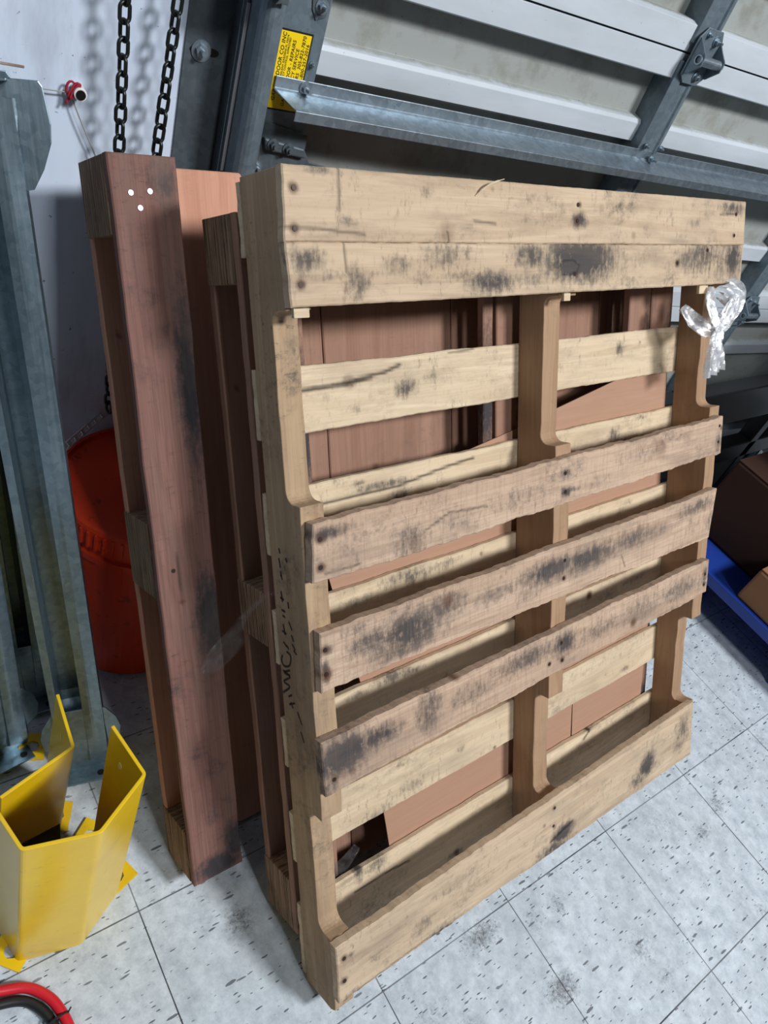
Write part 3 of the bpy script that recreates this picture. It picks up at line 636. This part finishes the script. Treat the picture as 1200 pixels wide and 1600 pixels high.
# ------------------------------------------------------------------ cardboard sheet between pallets
cb = bmesh.new()
pts = [(.09, .69), (.331, .784), (.374, .793), (.507, .815), (.612, .837), (.803, .873), (.975, .885), (.982, .5), (.955, .06), (.702, .05), (.699, .30), (.696, .05), (.20, .055), (.188, .16), (.15, .45)]
prism(cb, pts, lambda u, v, w_: (u, w_, v), .1130, .1152)
card = fin('cardboard_sheet', cb, M['card']); card.location = p1.location; card.rotation_euler = p1.rotation_euler
tag(card, 'large flat brown cardboard sheet slipped behind the pale front pallet', 'cardboard')

# ------------------------------------------------------------------ block pallets of reddish plywood
def block_pallet(name, label, pp, b0, L, c0, c1, skids, width, deck_m, blk, face_m, edges):
    root = empty(name, (pp[0], pp[1], pp[4]), (-pp[3], 0, pp[2])); tag(root, label, 'pallet', None)
    t = .015; fronts = []
    for i, (a0, a1) in enumerate(skids):
        sp = [('s', a1-.012, b0+L*.74, .025, .16, .9), ('s', a1-.015, b0+L*.42, .03, .10, 1.0), ('s', (a0+a1)/2, b0+.02, .05, .03, 1.1), ('s', a1-.01, b0+.05, .025, .06, .9), ('s', (a0+a1)/2, b0+.12, .03, .03, .5), ('s', a1-.02, b0+L-.03, .03, .04, .6), ('s', a0+.03, b0+.24, .02, .008, .6), ('s', a0+.06, b0+.46, .05, .006, .6), ('c', [(a0+.03, b0+.51), (a0+.033, b0+.58)], .0012), ('k', a0+.032, b0+.505, .004, .9)]
        fb = board('skid_board', [(a0, b0+L), (a1, b0+L), (a1, b0), (a0, b0)], c0, c0+t, face_m, root, sp, .004, .0009); fronts.append(fb)
        for (z0, z1) in blk: box('block', ((a0-.0008 if i == 0 else a0+.0015), a1-.001, c0+t+.0003, (c1 if i == 0 else c1-.0155), b0+z0, b0+z1), M['edge'], root, .0015)
    for e0, e1 in zip(edges, edges[1:]):
        kn = [('k', width*(e0+.06)+.1, b0+L*.9, .005, .9), ('k', width*e0+.09, b0+L*.66, .006, .8), ('k', width*e0+.02, b0+L*.8, .004, .7), ('s', 9, 9, .1, .1, 0)]
        board('deck_board', [(width*e0+.0008, b0+L), (width*e1-.0008, b0+L), (width*e1-.0008, b0), (width*e0+.0008, b0)], c1-.0152, c1, deck_m, root, kn, .006, .0006)
    return root, fronts
PA = (-.224, .282, .014, .54, .055)
pa, fA = block_pallet('wooden_pallet', 'reddish plywood block pallet, leftmost, with three bright nail heads near its top', PA, 0, 1.106, 0, .107, [(0, .088), (.270, .350), (.532, .62)], .62, M['ply_pink'], [(0, .098), (.513, .628), (1.012, 1.106)], M['ply_red'], [0, .14, .5, .8, 1.0])
for x, y in ((204, 301), (234, 299), (219, 325)):
    a, b = px_on(PA, x, y); nail(fA[0], a, b, -.0005, NAILB)
a, b = px_on(PA, 271, 892); nail(fA[0], a, b, 0)
PB = P1
pb, fB = block_pallet('wooden_pallet', 'reddish plywood block pallet in the middle, sandwiched behind the pale slatted pallet', PB, .047, 1.106, .1165, .2100, [(.0, .086), (.432, .454), (.462, .545), (.835, .906), (.911, .985)], .985, M['ply_dull'], [(0, .10), (.515, .60), (1.022, 1.106)], M['ply_dull'], [0, .172, .44, .58, .72, .86, 1.0])

# ------------------------------------------------------------------ plastic film
def ribbon(bm, pts, widths, seed, nw=9, amp=.006, nrm=(0, -1, .5), twist=None):
    P = spline(pts, 10); n = len(P); W = np.interp(np.linspace(0, 1, n), np.linspace(0, 1, len(widths)), widths); rs = np.random.default_rng(seed); rows = []
    N = Vector(nrm).normalized()
    for i, p in enumerate(P):
        t = (P[min(i+1, n-1)]-P[max(i-1, 0)]).normalized(); s = t.cross(N).normalized(); m_ = s.cross(t)
        row = []
        for k in range(nw):
            f = k/(nw-1)-.5; off = math.sin(f*24+seed+i*.10)*amp*.8+math.sin(f*51+i*.16+seed*2)*amp*.45+rs.normal()*amp*.06
            row.append(bm.verts.new(p+s*f*W[i]+m_*off))
        rows.append(row)
    for r0, r1 in zip(rows, rows[1:]):
        for k in range(nw-1): bm.faces.new((r0[k], r0[k+1], r1[k+1], r1[k]))
def world1(x, y, c):   # point on pallet plane c seen at that place
    a, b = X1(x, y, c); return tuple(Euler((-P1[3], 0, P1[2])).to_matrix()@Vector((a, c, b))+Vector((P1[0], P1[1], P1[4])))
bm = bmesh.new()
ribbon(bm, [world1(1132, 450, -.004), world1(1150, 470, -.012), world1(1132, 500, -.012), world1(1118, 518, -.008)], [.045, .062, .05, .014], 1, 13, .008)
ribbon(bm, [world1(1066, 480, .04), world1(1085, 500, .02), world1(1105, 512, 0), world1(1126, 522, -.010)], [.014, .044, .040, .016], 2, 11, .006)
ribbon(bm, [world1(1124, 508, -.012), world1(1120, 525, -.014), world1(1118, 545, -.012), world1(1116, 584, -.006)], [.014, .026, .044, .056], 3, 15, .007)
ribbon(bm, [world1(1116, 452, .0), world1(1112, 470, -.004), world1(1116, 500, -.008), world1(1122, 522, -.010)], [.02, .026, .024, .014], 5, 9, .006)
ribbon(bm, [world1(1128, 512, -.012), world1(1122, 540, -.010), world1(1108, 575, -.002)], [.012, .026, .036], 8, 9, .005)
wr = fin('plastic_wrap', bm, M['wrap'], smooth=True); tag(wr, 'knotted clear plastic wrap tied on the right stringer of the front pallet', 'plastic wrap')
# film strip spanning from the front pallet to the leftmost pallet
def sideworld(x, y): 
    c_, b_ = px_side(P1, x, y, -.003); return tuple(Euler((-P1[3], 0, P1[2])).to_matrix()@Vector((-.003, c_, b_))+Vector((P1[0], P1[1], P1[4])))
def aw(x, y, c=-.004):
    a, b = px_on(PA, x, y, c); return tuple(Euler((-PA[3], 0, PA[2])).to_matrix()@Vector((a, c, b))+Vector((PA[0], PA[1], PA[4])))
bm = bmesh.new()
ribbon(bm, [aw(316, 1050), aw(335, 1035), aw(368, 1000, -.012), (np.array(aw(395, 960, -.02))*.5+np.array(sideworld(405, 950))*.5).tolist(), sideworld(425, 925)], [.012, .045, .05, .05, .03], 4, 11, .004)
wr2 = fin('stretch_film', bm, M['film'], smooth=True); tag(wr2, 'clear stretch film strip spanning the gap between two leaning pallets', 'plastic wrap')
bm = bmesh.new(); Z = lambda x, y: world1(x, y, .125)
ribbon(bm, [world1(522, 1385, .1150), world1(530, 1360, .1150), world1(545, 1340, .1150), world1(558, 1322, .1150)], [.03, .04, .03, .02], 6, 9, .0006)
wr3 = fin('stretch_film', bm, M['film'], smooth=True); tag(wr3, 'crumpled clear film seen low through the bottom left pallet gap', 'plastic wrap')

# ------------------------------------------------------------------ hoist chains
def link_mesh():
    bm = bmesh.new(); n, k = 28, 8; r, hw, hl = .0026, .0072, .0118; rings = []
    for i in range(n):
        a = 2*math.pi*i/n; x = hw*math.cos(a); z = hw*math.sin(a)+(hl-hw)*(1 if math.sin(a) > 0 else -1)
        nx_, nz_ = math.cos(a), math.sin(a)
        rings.append([(x+nx_*r*math.cos(b), r*math.sin(b), z+nz_*r*math.cos(b)) for b in np.linspace(0, 2*math.pi, k+1)[:-1]])
    R_ = [[bm.verts.new(p) for p in q] for q in rings]
    for i in range(n):
        for j in range(k): bm.faces.new((R_[i][j], R_[i][(j+1) % k], R_[(i+1) % n][(j+1) % k], R_[(i+1) % n][j]))
    me = bpy.data.meshes.new('link'); bmesh.ops.recalc_face_normals(bm, faces=bm.faces[:]); bm.to_mesh(me); bm.free(); me.materials.append(M['chain'])
    me.polygons.foreach_set('use_smooth', [True]*len(me.polygons)); return me
LK = link_mesh()
def chain(label, top, bot):
    top, bot = Vector(top), Vector(bot); root = empty('chain', bot); tag(root, label, 'chain', None)
    d = top-bot; n = int(d.length/.0196); q = d.to_track_quat('Z', 'Y')
    for i in range(n):
        o = bpy.data.objects.new('link', LK); COL.objects.link(o); o.parent = root
        o.location = d*(i/n); o.rotation_mode = 'QUATERNION'
        o.rotation_quaternion = q @ Euler((0, 0, .30+(math.pi/2 if i % 2 else 0)+random.uniform(-.15, .15))).to_quaternion()
chain('left hanging dark steel chain beside the white wall, reaching down to the bucket', (-.176, .985, 1.30), (-.150, .985, .50))
chain('right slanting dark steel chain hanging beside the dark wall angle', (-.098, .985, 1.30), (-.117, .985, .80))

# ------------------------------------------------------------------ hook, twine
kn = empty('wall_standoff', dloc(-.302, 0, 1.008, 1.13)); kn.rotation_euler = (0, 0, TH); tag(kn, 'small white knob with black bore and red twine on the white wall', 'knob')
bm = bmesh.new(); cyl(bm, (0, 0, 0), (0, -1, 0), .0085, .022, 24); fin('knob_body', bm, M['white_plastic'], kn, bevel=.001)
bm = bmesh.new(); cyl(bm, (0, -.0222, 0), (0, -1, 0), .0062, .0012, 20); fin('bore', bm, M['lens_black'], kn)
bm = bmesh.new()
for k in range(3):
    tube(bm, [(-.010+.006*math.cos(a)+.002*k, -.012-.003*k, .002+.010*math.sin(a+k)) for a in np.linspace(0, 6.283, 14)], .0016, 6)
tube(bm, spline([(-.010, -.012, -.004), (-.015, -.014, -.012), (-.016, -.013, -.016)]), .0018, 6)
fin('red_twine', bm, M['red_cord'], kn, smooth=True)
bm = bmesh.new(); q0 = Vector(dloc(-.313, .01, 1.005, 1.13))
tube(bm, [q0, Vector(dloc(-.375, .012, 1.004, 1.13))], .0009, 6)
tube(bm, spline([q0, Vector(dloc(-.300, .012, .975, 1.13)), Vector(dloc(-.268, .012, .905, 1.13)), Vector(dloc(-.262, .012, .86, 1.13))]), .0010, 6)
tw = fin('twine', bm, M['grey_cord']); tag(tw, 'thin grey twine strung from the wall knob down behind the leftmost pallet', 'twine')

# ------------------------------------------------------------------ bucket
bk = empty('bucket', (-.118, .862, 0)); tag(bk, 'red plastic bucket with ribbed lid standing against the wall behind the left pallet', 'bucket')
def lathe(bm, prof, n=64, rib=None):
    rings = []
    for r, z in prof: rings.append([(r*math.cos(2*math.pi*k/n), r*math.sin(2*math.pi*k/n), z) for k in range(n)])
    sweep(bm, rings, None, True, True)
bm = bmesh.new(); lathe(bm, [(.128, .002), (.133, .006), (.141, .30), (.143, .335), (.150, .338), (.150, .352), (.144, .355), (.146, .385)]); fin('bucket_body', bm, M['bucket'], bk)
bm = bmesh.new(); lathe(bm, [(.150, .378), (.155, .380), (.1565, .418), (.154, .424), (.147, .424), (.144, .416), (.05, .414)]); ld = fin('lid', bm, M['bucket'], bk)
bm = bmesh.new()
for k in range(66):
    a = 2*math.pi*k/66; Mx = Matrix.Rotation(a, 4, 'Z') @ Matrix.Translation((.156, 0, .400)); addbox(bm, -.001, .0038, -.0020, .0020, -.019, .016, M=Mx)
o_ = fin('lid_ribs', bm, M['bucket'], ld)
sp_ = bmesh.new(); strip_pts = []
for k in range(9):
    f0 = k/9; x0, x1 = f0*.17, (k+.62)/9*.17
    addbox(sp_, f0*.17, (k+1)/9*.17, -.0012, .0012, -.007, -.004); addbox(sp_, f0*.17, (k+1)/9*.17, -.0012, .0012, .004, .007); addbox(sp_, x1, (k+1)/9*.17, -.0012, .0012, -.0041, .0041)
ps = fin('slotted_strip', sp_, M['white_plastic']); ps.location = (-.232, .966, .4335); ps.rotation_euler = (-.5, -.12, .62); tag(ps, 'white slotted plastic strip lying on the red bucket lid', 'strip')

# ------------------------------------------------------------------ galvanised bars
def support_bar(label, foot, top, w=.082, roll=0.0, depth=.058, mat='galv_bar'):
    foot, top = Vector(foot), Vector(top); L = (top-foot).length; zax = (top-foot).normalized()
    yax = Vector((math.sin(roll), math.cos(roll), 0)); yax = (yax-zax*yax.dot(zax)).normalized(); xax = yax.cross(zax)
    root = empty('support_bar', foot); tag(root, label, 'steel bar', 'galvanised support bars leaning on the wall')
    root.rotation_mode = 'QUATERNION'; root.rotation_quaternion = Matrix((xax, yax, zax)).transposed().to_quaternion()
    bm = bmesh.new(); rings = []; h = w/2
    for i in range(61):
        f = i/60; z = .02+f*(L-.04); e = min(z-.02, L-.02-z)/.13; e = max(0, min(1, e)); e = e*e*(3-2*e); d = depth*e+.003
        ww = h
        xs = [(-ww, .0+.004*e), (-ww, 0), (-ww+.010, 0), (-ww+.012, d*.5), (-ww+.014, d), (-.004, d+.001), (ww-.036, d), (ww-.034, d*.5), (ww-.032, 0), (ww-.022, -.0012*e), (ww-.018, -.0012*e), (ww-.002, 0), (ww, .012*e), (ww, .016*e+.0005)]
        rings.append([(x, y, z) for x, y in xs])
    sweep(bm, rings, None, False, False); o = fin('channel', bm, M[mat], root); md = o.modifiers.new('sheet', 'SOLIDIFY'); md.thickness = .0022; md.offset = 0
    b = o.modifiers.new('bevel', 'BEVEL'); b.width = .002; b.segments = 2; b.limit_method = 'ANGLE'; b.angle_limit = .4
    for end in (0, 1):
        s = 1 if end == 0 else -1; zb = 0 if end == 0 else L
        bm = bmesh.new(); sheet = [(-h+.004, 0), (h-.004, 0), (h, .012), (h+.0, .045), (h+.022, .060), (h+.026, .085), (h+.020, .110), (h+.004, .135), (h-.012, .14), (-h+.012, .14), (-h-.004, .135), (-h-.020, .110), (-h-.026, .085), (-h-.022, .060), (-h, .045), (-h, .012)]
        if end == 1: sheet = [(-h+.004, 0), (h+.028, 0), (h+.032, .006), (h+.036, .045), (h+.034, .065), (h+.022, .095), (h+.008, .118), (h-.012, .122), (-h+.012, .122), (-h-.004, .118), (-h-.012, .09), (-h-.012, .01)]
        prism(bm, sheet, lambda u, v, w_: (u, w_, zb+s*v), .0035, .0065)
        # turned lip with a bolt hole flange
        addbox(bm, -h+.004, h-.004, -.034, .0062, zb if end == 0 else zb-.003, zb+.003 if end == 0 else zb)
        ef = fin('end_plate', bm, M[mat], root, bevel=.001)
        bm = bmesh.new(); cyl(bm, (h-.018, -.018, zb+.003*s), (0, 0, s), .006, .0012, 16); fin('bolt_hole', bm, M['lens_black'], ef)
    return root
support_bar('galvanised channel bar leaning nearest the bucket, rightmost of the left bars', (-.300, .575, .003), (-.358, .930, 1.042), roll=.25)
support_bar('galvanised channel bar at the far left, its foot behind the yellow guards', (-.415, .655, .003), (-.442, .955, 1.045), roll=-.15)
support_bar('shaded galvanised channel bar standing behind the other two left bars', (-.335, .745, .003), (-.372, .975, 1.035), roll=.1, w=.066)
support_bar('galvanised channel bar cut off by the left picture edge', (-.520, .640, .003), (-.545, .950, 1.045), roll=-.2)
# thin brown steel disc on the top end
bm = bmesh.new(); cyl(bm, (0, 0, 0), (0, 0, 1), .042, .003, 32); wd = fin('steel_disc', bm, NT('rusty_steel').base(lin(150, 132, 122), .6, .4).m, bevel=.0008); wd.location = (-.345, .93, 1.058); wd.rotation_euler = (-.30, .03, 0)
tag(wd, 'thin brownish steel disc resting on top of the left steel bars', 'disc')

# ------------------------------------------------------------------ yellow rack guards
def guard(label, pts_top, shift, h, inner_tabs, hole_faces):
    """pts: open polyline of the plan; sheet 5 mm"""
    root = empty('rack_guard', (0, 0, 0)); tag(root, label, 'rack guard', 'yellow rack post guards')
    P = [Vector((x, y, 0)) for x, y in pts_top]
    # round the bends
    R_ = []
    for i, p in enumerate(P):
        if i in (0, len(P)-1): R_.append(p); continue
        a = (P[i-1]-p).normalized(); b = (P[i+1]-p).normalized(); r = .006
        for t in (0, .25, .5, .75, 1): R_.append(p+a*r*(1-t)**2+b*r*t**2)
    t_ = .005; outer, inner = [], []
    for i, p in enumerate(R_):
        d = (R_[min(i+1, len(R_)-1)]-R_[max(i-1, 0)]).normalized(); n = Vector((-d.y, d.x, 0)); outer.append(p); inner.append(p+n*t_)
    bm = bmesh.new(); ring = outer+inner[::-1]
    a = [bm.verts.new(p+Vector((0, 0, h))) for p in ring]; b = [bm.verts.new(p+Vector((shift[0], shift[1], .001))) for p in ring]; n = len(ring); m = n//2
    for i in range(n): bm.faces.new((a[i], a[(i+1) % n], b[(i+1) % n], b[i]))
    for i in range(m-1): bm.faces.new((a[i], a[i+1], a[n-2-i], a[n-1-i])); bm.faces.new((b[i], b[n-1-i], b[n-2-i], b[i+1]))
    sh = fin('shield', bm, M['yellow'], root, bevel=.001)
    for (cx, cy, rot, hx, hy) in inner_tabs:     # floor tabs with an anchor hole
        bm = bmesh.new(); nn = 20; hr = .0115
        outerp = [(-.026, -.022), (0, -.022), (.026, -.022), (.026, 0), (.026, .022), (0, .022), (-.026, .022), (-.026, 0)]
        oc = [(hr*math.cos(x), hr*math.sin(x)) for x in [math.radians(225+45*k) for k in range(8)]]
        vs = []
        for z in (.0008, .0058):
            vs.append(([bm.verts.new((x, y, z)) for x, y in outerp], [bm.verts.new((x, y, z)) for x, y in oc]))
        for (o_v, i_v), fl_ in ((vs[0], True), (vs[1], False)):
            for k in range(8):
                f = (o_v[k], o_v[(k+1) % 8], i_v[(k+1) % 8], i_v[k]); bm.faces.new(f[::-1] if fl_ else f)
        for k in range(8):
            bm.faces.new((vs[0][0][k], vs[0][0][(k+1) % 8], vs[1][0][(k+1) % 8], vs[1][0][k])); bm.faces.new((vs[0][1][(k+1) % 8], vs[0][1][k], vs[1][1][k], vs[1][1][(k+1) % 8]))
        tb_ = fin('anchor_tab', bm, M['yellow'], root); tb_.location = (cx, cy, 0); tb_.rotation_euler = (0, 0, rot)
    for (i0, f, z) in hole_faces:
        p = P[i0].lerp(P[i0+1], f); d = (P[i0+1]-P[i0]).normalized(); n_ = Vector((-d.y, d.x, 0))
        bm = bmesh.new(); pts = [(.0045*math.cos(x), .008*math.sin(x)) for x in np.linspace(0, 6.283, 17)[:-1]]
        prism(bm, pts, lambda u, v, w_: tuple(p+Vector((shift[0], shift[1], 0))*(1-z/h)+d*u+n_*w_+Vector((0, 0, z+v))), t_, t_+.0006); fin('slot', bm, NT('slot_light').base(lin(226, 205, 120), .6).m, sh)
    return root
guard('front yellow steel rack guard, larger one nearest the camera', [(-.502, .430), (-.478, .321), (-.390, .301), (-.313, .351), (-.327, .436)], (-.009, -.002), .40,
      [(-.318, .372, .35, 0, 0), (-.490, .338, 2.3, 0, 0), (-.335, .455, .7, 0, 0)], [(3, .6, .345)])
guard('rear yellow steel rack guard behind the larger front guard', [(-.470, .445), (-.361, .480), (-.355, .575)], (-.012, .006), .29,
      [(-.372, .655, 1.2, 0, 0), (-.372, .512, 1.1, 0, 0)], [(1, .5, .24)])
# black angle plate inside
bm = bmesh.new()
def slab(bm, P, dz):
    a = [bm.verts.new(p) for p in P]; b = [bm.verts.new((p[0], p[1], p[2]-dz)) for p in P]; n = len(P)
    bm.faces.new(a); bm.faces.new(b[::-1])
    for i in range(n): bm.faces.new((a[i], b[i], b[(i+1) % n], a[(i+1) % n]))
slab(bm, [(-.470, .420, .12), (-.395, .424, .12), (-.388, .450, .12), (-.466, .442, .12)], .004)
bp = fin('black_angle_plate', bm, M['black'], bevel=.001); tag(bp, 'black steel angle bracket standing between the two yellow guards', 'bracket')
bm = bmesh.new(); tube(bm, [(-.452, .430, .004), (-.452, .430, .118)], .008, 8); tube(bm, [(-.452, .430, .10), (-.52, .455, .30)], .012, 6); fin('upright_arm', bm, M['black'], bp)
# ------------------------------------------------------------------ red and black cables
def cable(name, label, pts, r, m, group=None):
    bm = bmesh.new(); tube(bm, spline(pts, 10), r, 14); o = fin(name, bm, m, smooth=True); tag(o, label, 'cable', group); return o
cable('cable', 'thick red rubber cable looping in from the lower left corner', [(-.64, .29, .03), (-.56, .302, .020), (-.517, .290, .014), (-.484, .276, .012), (-.462, .250, .011), (-.452, .222, .010), (-.448, .190, .009), (-.45, .13, .009)], .0075, M['red_rubber'])
cable('cable', 'black rubber cable running beside the red one in the corner', [(-.64, .268, .02), (-.56, .280, .012), (-.520, .274, .009), (-.492, .262, .008), (-.4745, .239, .008), (-.4665, .214, .008), (-.466, .19, .008), (-.469, .13, .008)], .0072, M['black_rubber'])
bm = bmesh.new(); ring = [(-.4605+.0165*math.cos(a), .214+.0035*math.sin(a*0+1)+.002*math.cos(a), .0105+.0105*math.sin(a)) for a in np.linspace(0, 6.283, 24)]
tube(bm, ring, .0016, 6); tube(bm, [(-.446, .217, .014), (-.440, .221, .020)], .0012, 6)
zt = fin('zip_tie', bm, M['black_rubber']); tag(zt, 'black zip tie binding the red and black cables', 'zip tie')

# ------------------------------------------------------------------ right side clutter
bpal = empty('plastic_pallet', (1.40, -.45, 0)); tag(bpal, 'blue plastic pallet on the floor at the right, carrying boxes', 'pallet')
bm = bmesh.new()
addbox(bm, 0, .9, 0, .018, .112, .145); addbox(bm, 0, .9, .93, .96, .10, .145); addbox(bm, 0, .03, .0, .96, .112, .145); addbox(bm, .87, .9, 0, .96, .112, .145)
addbox(bm, .02, .88, .01, .95, .128, .143)
fin('pallet_deck', bm, M['blue'], bpal, bevel=.003)
for x in (.03, .40, .78):
    for y in (.03, .42, .83): box('pallet_foot', (x, x+.10, y, y+.10, 0, .112), M['blue'], bpal, .004)
def carton(label, x0, x1, y0, y1, z0, z1, m, rz=0):
    root = empty('cardboard_box', ((x0+x1)/2, (y0+y1)/2, z0), (0, 0, rz)); tag(root, label, 'box', None)
    w, d, h = (x1-x0)/2, (y1-y0)/2, z1-z0
    box('box_body', (-w, w, -d, d, 0, h-.002), m, root, .008)
    box('box_flap', (-w+.002, w-.002, -d+.002, -.002, h-.002, h+.002), m, root, .001); box('box_flap', (-w+.002, w-.002, .002, d-.002, h-.002, h+.002), m, root, .001)
    return root
carton('brown cardboard box on the blue pallet, nearest the camera', 1.412, 1.60, -.35, .285, .1455, .262, M['card2'])
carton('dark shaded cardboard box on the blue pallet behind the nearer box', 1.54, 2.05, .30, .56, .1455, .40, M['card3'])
carton('unseen tall box at the far right of the blue pallet, added to cast shade', 1.62, 2.25, -.40, .20, .1455, 1.30, M['card3'])  # out of view, sized to shade the floor and door on the right
# black rails added for the dark bands at the door's foot, partly its shadow
fr = empty('shade_rails', (1.05, .66, 0)); tag(fr, 'added black rails standing in for shadow and dark items at the garage door foot on the right', 'frame')
box('rail', (-.05, 1.5, 0, .05, .45, .58), M['black'], fr, .004)
box('rail', (-.05, 1.5, .0, .05, .26, .33), M['black'], fr, .004)
for x in (.15, .8, 1.4): box('post', (x, x+.05, .0, .05, 0, .58), M['black'], fr, .004)
